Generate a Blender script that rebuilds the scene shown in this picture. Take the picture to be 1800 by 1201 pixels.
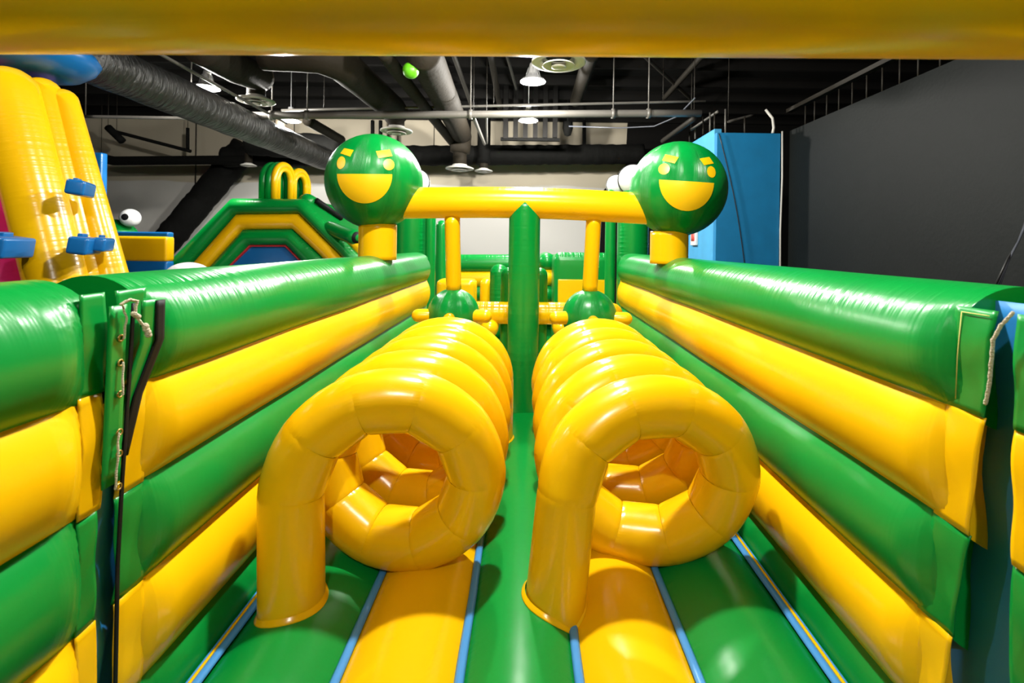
import bpy, bmesh, math, random
from mathutils import Vector, Matrix, noise as mnoise
random.seed(7)
PI = math.pi
for o in list(bpy.data.objects): bpy.data.objects.remove(o, do_unlink=True)
S = bpy.context.scene
C = S.collection

# ------------------------------------------------------------------ camera
HC = 2.0                 # eye height over the hall floor
FP = 850.0               # focal length in pixels of the 1800 px frame
VX, VY = 925.0, 430.0    # where straight-ahead falls in the frame
ROLL = math.radians(0.8)
cam_d = bpy.data.cameras.new('camera'); cam = bpy.data.objects.new('camera', cam_d); C.objects.link(cam)
cam.location = (0, 0, HC); cam.rotation_euler = (PI/2, -ROLL, 0)
cam_d.sensor_fit = 'HORIZONTAL'; cam_d.sensor_width = 36; cam_d.lens = FP/1800*36
cam_d.shift_x = -(VX-900)/1800; cam_d.shift_y = -(600.5-VY)/1800
cam_d.clip_start = 0.05; cam_d.clip_end = 100
cam_d.dof.use_dof = True; cam_d.dof.focus_distance = 2.8; cam_d.dof.aperture_fstop = 2.8
S.camera = cam

# ------------------------------------------------------------------ world, exposure
w = bpy.data.worlds.new('world'); S.world = w; w.use_nodes = True
w.node_tree.nodes['Background'].inputs[0].default_value = (0.9, 0.95, 1.0, 1)
w.node_tree.nodes['Background'].inputs[1].default_value = 0.05
S.view_settings.view_transform = 'Standard'; S.view_settings.look = 'None'
S.view_settings.gamma = 1; S.view_settings.use_curve_mapping = False
S.view_settings.exposure = 0.10
LAMP_POWER = 240.0

# ------------------------------------------------------------------ helpers
def at(px, py, d):
    u, v = px-VX, py-VY
    a = u*math.cos(ROLL)+v*math.sin(ROLL); b = -u*math.sin(ROLL)+v*math.cos(ROLL)
    return Vector((a/FP*d, d, HC-b/FP*d))
def V(*a): return Vector(a)

class MB:
    def __init__(s): s.v = []; s.f = []; s.pk = []; s.u = []
    def add(s, vs, fs, pk=None, u=None):
        o = len(s.v); s.v += [tuple(x) for x in vs]; s.f += [tuple(i+o for i in f) for f in fs]
        s.pk += pk if pk else [0.0]*len(vs); s.u += u if u else [0.0]*len(vs)
        return s
    def build(s, name, mat, parent=None, smooth=True, angle=None):
        me = bpy.data.meshes.new(name); me.from_pydata(s.v, [], s.f); me.update()
        bm = bmesh.new(); bm.from_mesh(me); bmesh.ops.recalc_face_normals(bm, faces=bm.faces); bm.to_mesh(me); bm.free()
        for nm, dat in (('pk', s.pk), ('u', s.u)):
            if any(dat):
                a = me.attributes.new(nm, 'FLOAT', 'POINT'); a.data.foreach_set('value', dat)
        me.materials.append(M[mat] if isinstance(mat, str) else mat)
        if smooth:
            me.polygons.foreach_set('use_smooth', [True]*len(me.polygons))
            if angle is not None: me.set_sharp_from_angle(angle=math.radians(angle))
        o = bpy.data.objects.new(name, me); C.objects.link(o)
        if parent: o.parent = parent; o.matrix_parent_inverse = parent.matrix_world.inverted()
        return o
    # ---- primitives
    def box(s, lo, hi, bev=0.0):
        bm = bmesh.new(); bmesh.ops.create_cube(bm, size=1)
        for q in bm.verts: q.co = Vector([lo[i]+(q.co[i]+.5)*(hi[i]-lo[i]) for i in range(3)])
        if bev: bmesh.ops.bevel(bm, geom=bm.edges[:], offset=bev, segments=3, affect='EDGES', profile=0.6)
        return s.bm(bm)
    def bm(s, bm):
        bm.verts.index_update()
        s.add([q.co.copy() for q in bm.verts], [[q.index for q in f.verts] for f in bm.faces]); bm.free(); return s
    def tube(s, path, r, n=24, cap='flat', up=None, closed=False, pk=None, sq=(1, 1)):
        """sweep; r float or list; cap flat/dome/none; pk(t, ang, k)->pucker"""
        P = [Vector(p) for p in path]; m = len(P)
        R = r if isinstance(r, (list, tuple)) else [r]*m
        L = [0.0]
        for i in range(1, m): L.append(L[-1]+(P[i]-P[i-1]).length)
        T = []
        for i in range(m):
            if closed: t = P[(i+1) % m]-P[i-1]
            else: t = P[min(i+1, m-1)]-P[max(i-1, 0)]
            T.append(t.normalized())
        e = Vector(up) if up else (V(0, 0, 1) if abs(T[0].z) < .9 else V(0, 1, 0))
        e = (e-T[0]*e.dot(T[0])).normalized()
        if cap == 'dome' and not closed:
            k = 5
            for end in (0, 1):
                pass
            P2, R2, T2, L2 = [], [], [], []
            for j in range(k):
                a = (j+.15)/k*PI/2
                P2.append(P[0]-T[0]*R[0]*math.cos(a)); R2.append(R[0]*math.sin(a)); T2.append(T[0]); L2.append(L[0]-R[0]*math.cos(a))
            P2 += P; R2 += list(R); T2 += T; L2 += L
            for j in reversed(range(k)):
                a = (j+.15)/k*PI/2
                P2.append(P[-1]+T[-1]*R[-1]*math.cos(a)); R2.append(R[-1]*math.sin(a)); T2.append(T[-1]); L2.append(L[-1]+R[-1]*math.cos(a))
            P, R, T, L = P2, R2, T2, L2; m = len(P)
        vs, pks, us = [], [], []
        for i in range(m):
            if i: e = (e-T[i]*e.dot(T[i])).normalized()
            b = T[i].cross(e)
            for j in range(n):
                a = 2*PI*j/n
                vs.append(P[i]+(e*math.cos(a)*sq[0]+b*math.sin(a)*sq[1])*R[i])
                pks.append(pk(L[i]/max(L[-1], 1e-6), a, i) if pk else 0.0); us.append(L[i]+a*.0)
        fs = []
        for i in range(m if closed else m-1):
            for j in range(n):
                a0 = i*n+j; a1 = i*n+(j+1) % n; b0 = ((i+1) % m)*n+j; b1 = ((i+1) % m)*n+(j+1) % n
                fs.append((a0, a1, b1, b0))
        if not closed and cap != 'none':
            fs.append(tuple(range(n))); fs.append(tuple((m-1)*n+j for j in range(n)))
        return s.add(vs, fs, pks, us)
    def lathe(s, prof, c, n=32, axis='z'):
        vs, fs = [], []
        for (r, z) in prof:
            for j in range(n):
                a = 2*PI*j/n; p = V(max(r, 1e-4)*math.cos(a), max(r, 1e-4)*math.sin(a), z)
                if axis == 'y': p = V(p.x, p.z, p.y)
                if axis == 'x': p = V(p.z, p.x, p.y)
                vs.append(p+Vector(c))
        for i in range(len(prof)-1):
            for j in range(n):
                fs.append((i*n+j, i*n+(j+1) % n, (i+1)*n+(j+1) % n, (i+1)*n+j))
        return s.add(vs, fs)
    def ball(s, c, r, gores=10, rot=0.0, dent=0.02, sz=1.0, nu=None):
        """sphere sewn of gores, seams dented, pole up"""
        per = 8; n = nu or gores*per; m = 28
        vs, fs, pk, us = [], [], [], []
        for i in range(m+1):
            t = PI*(i+.02)/(m+.04)
            for j in range(n):
                a = 2*PI*j/n+rot; x = (j % per)/per; dd = min(x, 1-x)
                k = math.exp(-(dd*9)**1.3)
                rr = r*(1-dent*k*math.sin(t))
                vs.append(V(c[0]+rr*math.sin(t)*math.cos(a), c[1]+rr*math.sin(t)*math.sin(a), c[2]+rr*math.cos(t)*sz))
                pk.append(math.exp(-(dd*5)**2)*math.sin(t)); us.append(t*r+j*.37)
        for i in range(m):
            for j in range(n):
                fs.append((i*n+j, i*n+(j+1) % n, (i+1)*n+(j+1) % n, (i+1)*n+j))
        fs.append(tuple(range(n))); fs.append(tuple(m*n+j for j in range(n)))
        return s.add(vs, fs, pk, us)
    def sheet(s, fn, nu, nv, th):
        """fn(u,v)->point ; solid sheet of thickness th"""
        g = [[Vector(fn(i/nu, j/nv)) for j in range(nv+1)] for i in range(nu+1)]
        nr = [[None]*(nv+1) for _ in range(nu+1)]
        for i in range(nu+1):
            for j in range(nv+1):
                du = g[min(i+1, nu)][j]-g[max(i-1, 0)][j]; dv = g[i][min(j+1, nv)]-g[i][max(j-1, 0)]
                q = du.cross(dv); nr[i][j] = q.normalized() if q.length > 1e-9 else V(0, 0, 1)
        W = nv+1; N = (nu+1)*W
        vs = [g[i][j]+nr[i][j]*th/2 for i in range(nu+1) for j in range(W)]+[g[i][j]-nr[i][j]*th/2 for i in range(nu+1) for j in range(W)]
        fs = []
        for i in range(nu):
            for j in range(nv):
                a = i*W+j; fs.append((a, a+1, a+W+1, a+W)); fs.append((N+a, N+a+W, N+a+W+1, N+a+1))
        for i in range(nu):
            for j in (0, nv):
                a = i*W+j; fs.append((a, a+W, N+a+W, N+a))
        for j in range(nv):
            for i in (0, nu):
                a = i*W+j; fs.append((a, a+1, N+a+1, N+a))
        return s.add(vs, fs)

def tag(o, label=None, cat=None, group=None, kind=None):
    if label: o['label'] = label
    if cat: o['category'] = cat
    if group: o['group'] = group
    if kind: o['kind'] = kind
    return o
def thing(name, loc, label, cat, group=None):
    o = bpy.data.objects.new(name, None); C.objects.link(o); o.location = loc; o.empty_display_size = .1
    bpy.context.view_layer.update()
    return tag(o, label, cat, group)
def lin(a, b, n): return [a+(b-a)*i/n for i in range(n+1)]
def seg(a, b, n): a, b = Vector(a), Vector(b); return [a.lerp(b, i/n) for i in range(n+1)]

# ------------------------------------------------------------------ materials
M = {}
def newmat(name):
    m = bpy.data.materials.new(name); m.use_nodes = True; M[name] = m
    nt = m.node_tree; return m, nt, nt.nodes['Principled BSDF']
def srgb(r, g, b):
    f = lambda c: (c/255/12.92) if c/255 <= .04045 else ((c/255+.055)/1.055)**2.4
    return (f(r), f(g), f(b), 1)
def vinyl(name, col, rough=.3, wr=.5, coat=.0, spec=.5, var=.05):
    m, nt, p = newmat(name); N = nt.nodes; Lk = nt.links
    p.inputs['Roughness'].default_value = rough; p.inputs['Specular IOR Level'].default_value = spec
    p.inputs['Coat Weight'].default_value = coat; p.inputs['Coat Roughness'].default_value = .15
    tc = N.new('ShaderNodeTexCoord')
    nz = N.new('ShaderNodeTexNoise'); nz.inputs['Scale'].default_value = 3; nz.inputs['Detail'].default_value = 4
    Lk.new(tc.outputs['Object'], nz.inputs['Vector'])
    hs = N.new('ShaderNodeHueSaturation'); hs.inputs['Color'].default_value = col
    mr = N.new('ShaderNodeMapRange'); mr.inputs['To Min'].default_value = 1-var; mr.inputs['To Max'].default_value = 1+var
    Lk.new(nz.outputs['Fac'], mr.inputs['Value']); Lk.new(mr.outputs[0], hs.inputs['Value']); Lk.new(hs.outputs[0], p.inputs['Base Color'])
    # puckers along sewn seams
    au = N.new('ShaderNodeAttribute'); au.attribute_name = 'u'; ap = N.new('ShaderNodeAttribute'); ap.attribute_name = 'pk'
    mu = N.new('ShaderNodeMath'); mu.operation = 'MULTIPLY'; mu.inputs[1].default_value = 26; Lk.new(au.outputs['Fac'], mu.inputs[0])
    n1 = N.new('ShaderNodeTexNoise'); n1.noise_dimensions = '1D'; n1.inputs['Scale'].default_value = 1; n1.inputs['Detail'].default_value = 2
    Lk.new(mu.outputs[0], n1.inputs['W'])
    mm = N.new('ShaderNodeMath'); mm.operation = 'MULTIPLY'; Lk.new(n1.outputs['Fac'], mm.inputs[0]); Lk.new(ap.outputs['Fac'], mm.inputs[1])
    n2 = N.new('ShaderNodeTexNoise'); n2.inputs['Scale'].default_value = 9; n2.inputs['Detail'].default_value = 2
    Lk.new(tc.outputs['Object'], n2.inputs['Vector'])
    m2 = N.new('ShaderNodeMath'); m2.operation = 'MULTIPLY_ADD'; m2.inputs[1].default_value = .09
    Lk.new(n2.outputs['Fac'], m2.inputs[0]); Lk.new(mm.outputs[0], m2.inputs[2])
    bp = N.new('ShaderNodeBump'); bp.inputs['Strength'].default_value = wr; bp.inputs['Distance'].default_value = .03
    Lk.new(m2.outputs[0], bp.inputs['Height']); Lk.new(bp.outputs[0], p.inputs['Normal'])
    return m
def plain(name, col, rough=.6, metal=0.0, spec=.5, bump=0.0, bscale=30, var=.08, vs=4, emit=None, es=0):
    m, nt, p = newmat(name); N = nt.nodes; Lk = nt.links
    p.inputs['Roughness'].default_value = rough; p.inputs['Metallic'].default_value = metal; p.inputs['Specular IOR Level'].default_value = spec
    tc = N.new('ShaderNodeTexCoord'); nz = N.new('ShaderNodeTexNoise'); nz.inputs['Scale'].default_value = vs; nz.inputs['Detail'].default_value = 5
    Lk.new(tc.outputs['Object'], nz.inputs['Vector'])
    hs = N.new('ShaderNodeHueSaturation'); hs.inputs['Color'].default_value = col
    mr = N.new('ShaderNodeMapRange'); mr.inputs['To Min'].default_value = 1-var*2; mr.inputs['To Max'].default_value = 1+var*2
    Lk.new(nz.outputs['Fac'], mr.inputs['Value']); Lk.new(mr.outputs[0], hs.inputs['Value']); Lk.new(hs.outputs[0], p.inputs['Base Color'])
    if bump:
        n2 = N.new('ShaderNodeTexNoise'); n2.inputs['Scale'].default_value = bscale; n2.inputs['Detail'].default_value = 4
        Lk.new(tc.outputs['Object'], n2.inputs['Vector'])
        bp = N.new('ShaderNodeBump'); bp.inputs['Strength'].default_value = bump; bp.inputs['Distance'].default_value = .02
        Lk.new(n2.outputs['Fac'], bp.inputs['Height']); Lk.new(bp.outputs[0], p.inputs['Normal'])
    if emit: p.inputs['Emission Color'].default_value = emit; p.inputs['Emission Strength'].default_value = es
    return m
YEL = (0.85, 0.475, 0.002, 1); GRN = (0.0, 0.215, 0.031, 1)
vinyl('yellow_vinyl', YEL, .23, .4)
vinyl('green_vinyl', GRN, .30, .5, spec=.38)
vinyl('blue_vinyl', (0.006, 0.125, 0.37, 1), .3, .5)
vinyl('drape_blue', (0.02, 0.20, 0.52, 1), .45, .5)
vinyl('strip_blue', (0.06, 0.27, 0.62, 1), .35, .4)
vinyl('pink_vinyl', (0.72, 0.02, 0.20, 1), .35, .4)
vinyl('purple_vinyl', (0.16, 0.07, 0.33, 1), .35, .4)
vinyl('white_vinyl', (0.75, 0.75, 0.75, 1), .3, .3)
vinyl('red_vinyl', (0.55, 0.02, 0.03, 1), .35, .3)
vinyl('black_vinyl', (0.004, 0.004, 0.005, 1), .6, .4, spec=.2)
vinyl('face_yellow', (0.86, 0.50, 0.003, 1), .4, .1)
plain('rope', (0.62, 0.56, 0.42, 1), .9, bump=.8, bscale=200)
plain('stitch', (0.55, 0.50, 0.14, 1), .7)
plain('brass', (0.35, 0.25, 0.08, 1), .35, .9)
plain('ceiling_black', (0.004, 0.0036, 0.0032, 1), .85, spec=.15, bump=.3, bscale=6)
plain('joist_black', (0.005, 0.0045, 0.004, 1), .7, spec=.15)
plain('duct_black', (0.004, 0.004, 0.0036, 1), .85, spec=.12, bump=.9, bscale=8)
plain('duct_brown', (0.017, 0.013, 0.008, 1), .75, spec=.2, bump=.35, bscale=14)
plain('pipe_grey', (0.12, 0.112, 0.10, 1), .42, bump=.1)
plain('pipe_dark', (0.017, 0.014, 0.010, 1), .6, spec=.3)
plain('pipe_mid', (0.045, 0.042, 0.036, 1), .5)
plain('lamp_metal', (0.42, 0.42, 0.42, 1), .45, .15)
plain('diffuser_white', (0.62, 0.60, 0.55, 1), .5)
plain('hall_floor', (0.05, 0.05, 0.055, 1), .7, bump=.2)
plain('charcoal_paint', (0.0036, 0.0050, 0.0045, 1), .62, spec=.22, bump=.12, bscale=25, var=.18, vs=1.2)
plain('blue_paint', (0.002, 0.17, 0.38, 1), .6, bump=.05)
plain('light_blue_paint', (0.05, 0.30, 0.55, 1), .6, bump=.05)
plain('cream_plastic', (0.75, 0.72, 0.66, 1), .4)
plain('red_print', (0.7, 0.08, 0.06, 1), .5)
plain('cable_black', (0.01, 0.01, 0.01, 1), .5)
plain('cable_grey', (0.06, 0.065, 0.08, 1), .4)
plain('lime_rubber', (0.10, 0.42, 0.01, 1), .4)
plain('lamp_glow', (1, 1, 1, 1), .5, emit=(0.93, 0.97, 1.0, 1), es=14)
# crinkled foil of the big duct
m, nt, p = newmat('foil'); N = nt.nodes; Lk = nt.links
p.inputs['Base Color'].default_value = (.065, .065, .063, 1); p.inputs['Metallic'].default_value = .7; p.inputs['Roughness'].default_value = .34
tc = N.new('ShaderNodeTexCoord'); mp = N.new('ShaderNodeMapping'); mp.inputs['Scale'].default_value = (2.2, 9, 2.2); Lk.new(tc.outputs['Object'], mp.inputs['Vector'])
nz = N.new('ShaderNodeTexNoise'); nz.inputs['Scale'].default_value = 2.2; nz.inputs['Detail'].default_value = 6; Lk.new(mp.outputs[0], nz.inputs['Vector'])
bp = N.new('ShaderNodeBump'); bp.inputs['Strength'].default_value = 1; bp.inputs['Distance'].default_value = .08; Lk.new(nz.outputs['Fac'], bp.inputs['Height']); Lk.new(bp.outputs[0], p.inputs['Normal'])
# back wall: paler paint below an uneven line, beige above
m, nt, p = newmat('wall_paint'); N = nt.nodes; Lk = nt.links
p.inputs['Roughness'].default_value = .75
tc = N.new('ShaderNodeTexCoord'); sp = N.new('ShaderNodeSeparateXYZ'); Lk.new(tc.outputs['Object'], sp.inputs[0])
nz = N.new('ShaderNodeTexNoise'); nz.inputs['Scale'].default_value = .5; Lk.new(tc.outputs['Object'], nz.inputs['Vector'])
ma = N.new('ShaderNodeMath'); ma.operation = 'MULTIPLY_ADD'; ma.inputs[1].default_value = .25; Lk.new(nz.outputs['Fac'], ma.inputs[0]); Lk.new(sp.outputs['Z'], ma.inputs[2])
cr = N.new('ShaderNodeMapRange'); cr.inputs['From Min'].default_value = 3.78; cr.inputs['From Max'].default_value = 3.82; Lk.new(ma.outputs[0], cr.inputs['Value'])
mx = N.new('ShaderNodeMix'); mx.data_type = 'RGBA'; mx.inputs['A'].default_value = (.50, .485, .455, 1); mx.inputs['B'].default_value = (.42, .37, .28, 1)
Lk.new(cr.outputs[0], mx.inputs['Factor']); Lk.new(mx.outputs['Result'], p.inputs['Base Color'])

# ------------------------------------------------------------------ lamps (pendant high bays of the hall)
LZ = HC+2.56; CZ = HC+3.75
def pendant(x, y, label, group=None, lit=True, power=LAMP_POWER):
    t = thing('pendant_lamp', (x, y, LZ), label, 'lamp', group)
    hs = MB().lathe([(.02, .30), (.05, .29), (.06, .25), (.05, .23), (.075, .22), (.08, .12), (.10, .10), (.12, .06), (.185, .03), (.20, .0), (.185, .0), (.17, .02)], (x, y, LZ), 28).build('housing', 'lamp_metal', t, True, 40)
    for k in range(8):
        a = k*PI/4; MB().tube([(x+.078*math.cos(a), y+.078*math.sin(a), LZ+.21), (x+.115*math.cos(a), y+.115*math.sin(a), LZ+.07)], .006, 4).build('fin', 'lamp_metal', hs)
    MB().lathe([(.0, .012), (.17, .012), (.17, .002), (.12, -.012), (.0, -.018)], (x, y, LZ), 28).build('lens', 'lamp_glow', t)
    MB().tube([(x, y, LZ+.29), (x, y, CZ-.02)], .008, 6).build('cord', 'lamp_metal', t)
    MB().lathe([(.0, 0), (.07, 0), (.09, -.03), (.0, -.03)], (x, y, CZ+.0), 16).build('ceiling_rose', 'lamp_metal', t)
    ld = bpy.data.lights.new('lamp_light', 'POINT'); ld.shadow_soft_size = .08; ld.energy = power*2.4; ld.color = (1.0, .97, .90)
    lo = bpy.data.objects.new('lamp_light', ld); C.objects.link(lo); lo.parent = t; lo.location = (0, 0, -.055)
    return t
pendant(0.07, 7.6, 'lit white pendant lamp hanging beside the largest round ceiling vent', power=230)
pendant(0.01, 10.0, 'lit pendant lamp below the long pipe, before the black comb rack', power=330)
pendant(-5.42, 8.15, 'lit pendant lamp above the foil duct, upper left of the frame', power=240)
pendant(-5.05, 10.3, 'small lit pendant lamp far off beside the foil duct', power=330)
for (x, y, pw) in ((0, 5.1, 200), (0, 2.5, 310), (-5.1, 2.5, 70), (0, -2.2, 170)):
    pendant(x, y, 'pendant lamp over the near course, out of the picture', 'pendant lamps above the near part of the course', power=pw)

# ------------------------------------------------------------------ hall shell
def struct(name, mb, mat): return tag(mb.build(name, mat, None, False), kind='structure')
YB = 14.0
struct('floor', MB().box((-14, -5, -.2), (9, YB+.2, 0)), 'hall_floor')
ceil = struct('ceiling', MB().box((-14, -5, CZ), (9, YB+.2, CZ+.2)), 'ceiling_black')
for k in range(13):
    y = 1.2+k*1.05
    MB().box((-13.9, y, CZ-.22), (8.9, y+.07, CZ)).build('joist', 'joist_black', ceil, False)
struct('wall_back', MB().box((-14, YB, 0), (9, YB+.2, CZ)), 'wall_paint')
struct('wall_left', MB().box((-14.2, -5, 0), (-14, YB, CZ)), 'charcoal_paint')
struct('wall_front', MB().box((-14, -5.2, 0), (9, -5, CZ)), 'charcoal_paint')
XR = 4.47
ZR = HC+XR*.4476
struct('wall_right', MB().box((XR, -5, 0), (XR+.15, 8.25, ZR)), 'charcoal_paint')
struct('trim_1', MB().box((8.8, -5, 0), (9, YB, CZ)), 'ceiling_black')
# black painted end of the back wall with a slanted edge
mb = MB(); x0 = at(1100, 290, YB-.06).x; z0 = at(1100, 290, YB).z; x1 = at(1052, 345, YB).x; z1 = at(1052, 345, YB).z
pts = [(x1, z1), (x1+.05, 0), (8.8, 0), (8.8, CZ), (x0+.05, CZ), (x0, z0)]
mb.add([(a, YB-.06, b) for a, b in pts]+[(a, YB-.002, b) for a, b in pts], [tuple(range(6)), tuple(range(11, 5, -1))]+[(i, (i+1) % 6, (i+1) % 6+6, i+6) for i in range(6)])
struct('trim_2', mb, 'ceiling_black')
# blue partition
bx0, bx1 = at(1262, 300, 8.3).x, at(1371, 300, 8.3).x
struct('wall_blue', MB().box((bx0-.02, 8.3, 0), (bx1, 8.42, at(1315, 234, 8.3).z)), 'blue_paint')
struct('wall_light_blue', MB().box((bx0-.02, 8.421, 0), (bx0+.10, 9.85, HC+2.06)), 'light_blue_paint')
t = thing('wall_sign', at(1224, 418, 9.3), 'small white sign box with red print on the light blue wall', 'sign')
q = V(bx0-.02, 9.3, HC+.16)
MB().box((q.x-.05, q.y-.14, q.z-.13), (q.x, q.y+.14, q.z+.15), .01).build('sign_box', 'cream_plastic', t)
MB().box((q.x-.054, q.y-.09, q.z-.05), (q.x-.049, q.y+.09, q.z+.10)).build('red_panel', 'red_print', t)
tag(MB().box((bx0-.06, 8.55, HC-.32), (bx0-.02, 9.35, HC-.24), .005).build('door_header', 'joist_black'), 'dark narrow bar low on the light blue wall', 'bar')
tag(MB().tube([(bx1+.02, 8.28, HC+2.0), (bx1+.03, 8.28, HC+1.2), (bx1+.01, 8.28, HC+.3), (bx1+.03, 8.28, 0.05)], .014, 6).build('white_cable', 'diffuser_white'), 'pale cable running down the edge of the blue wall', 'cable')
pts = [at(1264, 235, 8.27).lerp(at(1310, 474, 8.27), k/12)+V(.05*math.sin(k/12*PI), 0, 0) for k in range(13)]
tag(MB().tube(pts, .008, 6).build('hanging_cable', 'cable_black'), 'thin black cable slanting across the blue wall', 'cable')
# cables by the charcoal wall
for k in range(3):
    pts = [at(1756-k*4, 505, 3.6), at(1772, 460-k*3, 3.6), at(1790, 425, 3.65+k*.03), at(1815, 370-k*8, 3.7), at(1850, 300, 3.75+k*.05)]
    tag(MB().tube(pts, .007, 6).build('cable', 'cable_grey' if k < 2 else 'cable_black'), ['upper pale', 'lower pale', 'black'][k]+' cable of the bundle hanging at the far right', 'cable', 'cables by the charcoal wall')

# ------------------------------------------------------------------ ceiling services
# rail above the charcoal wall with hanger rods
zr = HC+XR*.527
t = thing('ceiling_rail', (XR, 8, zr), 'dark rail with hanger rods above the charcoal wall', 'rail')
MB().box((XR-.04, 2, zr-.03), (XR+.06, 8.3, zr+.03)).build('rail', 'pipe_dark', t, False)
for px in (1407, 1423, 1444, 1465, 1488, 1513, 1540, 1570, 1602, 1640):
    y = FP*XR/(px-VX)
    MB().tube([(XR+.05, y, ZR-.02), (XR+.05, y, zr)], .010, 6).build('hanger_rod', 'pipe_dark', t)
for i, (px, py) in enumerate(((1393, 226), (1411, 226))):
    pass
def duct(name, pts, r, mat, label, n=20, wob=0.0, cat='duct', hang=True):
    P = []
    for a, b in zip(pts[:-1], pts[1:]):
        L = (Vector(b)-Vector(a)).length; k = max(2, int(L/.12)); s = seg(a, b, k); P += s if not P else s[1:]
    R = [r*(1+wob*mnoise.noise(q*3.1)) for q in P]
    o = tag(MB().tube(P, R, n).build(name, mat), label, cat)
    if cat in ('pipe', 'brace'):
        MB().tube([P[0], (P[0].x, P[0].y, CZ)], .007, 5).build('hanger', 'pipe_dark', o)
    return o
# big foil duct, receding along the left
XD, ZD = -4.95, HC+2.02
d = duct('foil_duct', [(XD, 5.35, ZD), (XD, 11.8, ZD)], .27, 'foil', 'big crinkled silver foil duct running back on the left', 28, .06)
tag(MB().tube(seg((XD+.42, 5.4, ZD+.27), (XD+.36, 9.2, ZD+.22), 6), .022, 8).build('conduit', 'pipe_grey'), 'thin pale conduit along the foil duct', 'pipe')
# long horizontal pipes
def hpipe(px0, px1, py0, py1, d, r, mat, label):
    a, b = at(px0, py0, d), at(px1, py1, d)
    t = thing('ceiling_pipe', a, label, 'pipe')
    MB().tube(seg(a, b, 10), r, 14).build('pipe', mat, t)
    return t, a, b
t, a, b = hpipe(332, 1232, 204, 199, 8.6, .066, 'pipe_grey', 'long pale grey pipe crossing the whole ceiling')
for px in (335, 478, 540, 827, 1078, 1140):
    q = a.lerp(b, (px-332)/900)
    MB().lathe([(.07, -.03), (.088, -.03), (.088, .03), (.07, .03)], q, 16, 'x').build('coupling', 'pipe_grey', t)
    MB().tube([q+V(0, 0, .08), (q.x, q.y, CZ)], .011, 6).build('hanger', 'pipe_grey', t)
t, a, b = hpipe(150, 340, 205, 208, 9.0, .03, 'pipe_grey', 'thin pale pipe left of the pendant lamp')
MB().tube([a, (a.x, a.y, CZ)], .011, 6).build('hanger', 'pipe_dark', t)
t, a, b = hpipe(495, 1240, 194, 178, 9.4, .024, 'pipe_grey', 'thin pipe just above the long pale grey pipe')
for f in (.1, .5, .9):
    q = a.lerp(b, f); MB().tube([q, (q.x, q.y, CZ)], .008, 6).build('hanger', 'pipe_dark', t)
# ducts running back with round diffusers at their ends
def vent(px, py, d, w_px, label, drop=.35, rd=None, dk='duct_brown'):
    c = at(px, py, d); r = w_px/2/FP*d
    t = thing('ceiling_vent', c, label, 'vent')
    MB().lathe([(r*.50, r*.30), (r*.55, r*.22), (r*.98, r*.06), (r, 0), (r*.96, -.01), (r*.72, -r*.02), (r*.60, r*.10)], c, 36).build('cone', 'diffuser_white', t)
    MB().lathe([(r*.30, r*.02), (r*.58, -r*.10), (r*.60, -r*.13), (r*.56, -r*.14), (r*.28, -r*.03)], c, 32).build('ring', 'diffuser_white', t)
    MB().lathe([(0, -r*.10), (r*.26, -r*.14), (r*.28, -r*.17), (r*.2, -r*.20), (0, -r*.20)], c, 28).build('core', 'diffuser_white', t)
    MB().tube([c+V(0, 0, r*.2), c+V(0, 0, drop)], rd or r*.48, 20).build('neck', dk, t)
    return c
c = vent(982, 110, 6.2, 96, 'largest round white ceiling vent, just under the yellow beam', .6)
c1 = vent(450, 178, 8.2, 62, 'round white ceiling vent at the end of the left short duct', .30)
c2 = vent(697, 231, 9.6, 56, 'round white ceiling vent above the left green ball', .25)
c3 = vent(808, 297, 12.0, 50, 'round vent low on a drop duct, left of the smaller one', .5)
c4 = vent(850, 301, 12.6, 32, 'smaller round vent low on a drop duct before the back wall', .4)
vent(491, 229, 10.6, 36, 'round ceiling vent beside the far small pendant lamp', .4)
vent(437, 291, 12.6, 26, 'tiny round vent under the black pipe at left', .3)
duct('round_duct', [at(352, 82, 6.2), at(412, 118, 7.2), c1+V(.03, .05, .42)], .23, 'duct_brown', 'short brown duct ending at the left round vent', wob=.03)
duct('round_duct', [at(460, 90, 6.6), at(560, 96, 6.7), at(600, 112, 7.0), at(690, 190, 9.4), c2+V(0, 0, .32)], .25, 'duct_brown', 'bent brown duct leading to the vent above the left green ball', wob=.03)
duct('round_duct', [at(742, 88, 6.4), at(790, 190, 9.4), at(812, 238, 12.0), c3+V(0, 0, .4)], .245, 'duct_brown', 'straight brown duct dropping to the low round vent', wob=.03)
duct('round_duct', [at(672, 90, 6.4), at(700, 128, 7.2), at(796, 252, 12.2)], .10, 'duct_brown', 'narrow brown duct between the two wide ducts', wob=.02)
duct('round_duct', [c4+V(0, 0, .2), (c4.x, c4.y, CZ-.02)], .17, 'duct_black', 'black drop duct of the smaller low vent')
duct('round_duct', [at(1040, 92, 8.0), at(1012, 178, 10.8)], .13, 'duct_brown', 'brown duct right of the largest round vent')
duct('conduit', [at(795, 90, 8.6), at(829, 186, 11.6)], .045, 'pipe_mid', 'shiny conduit slanting down to the long pipe', 10, cat='pipe')
duct('conduit', [at(832, 205, 8.8), at(852, 253, 11.0)], .035, 'pipe_grey', 'shiny conduit below the long pipe', 10, cat='pipe')
duct('conduit', [at(855, 205, 9.0), at(856, 252, 11.0)], .02, 'pipe_grey', 'thin rod beside the shiny lower conduit', 8, cat='pipe')
duct('conduit', [at(862, 90, 8.6), at(879, 190, 12.0)], .065, 'pipe_dark', 'dark conduit left of the hanging lamp', 10, cat='pipe')
duct('conduit', [at(889, 90, 8.6), at(908, 157, 10.4)], .03, 'pipe_mid', 'thin conduit just left of the hanging lamp', 8, cat='pipe')
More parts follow.
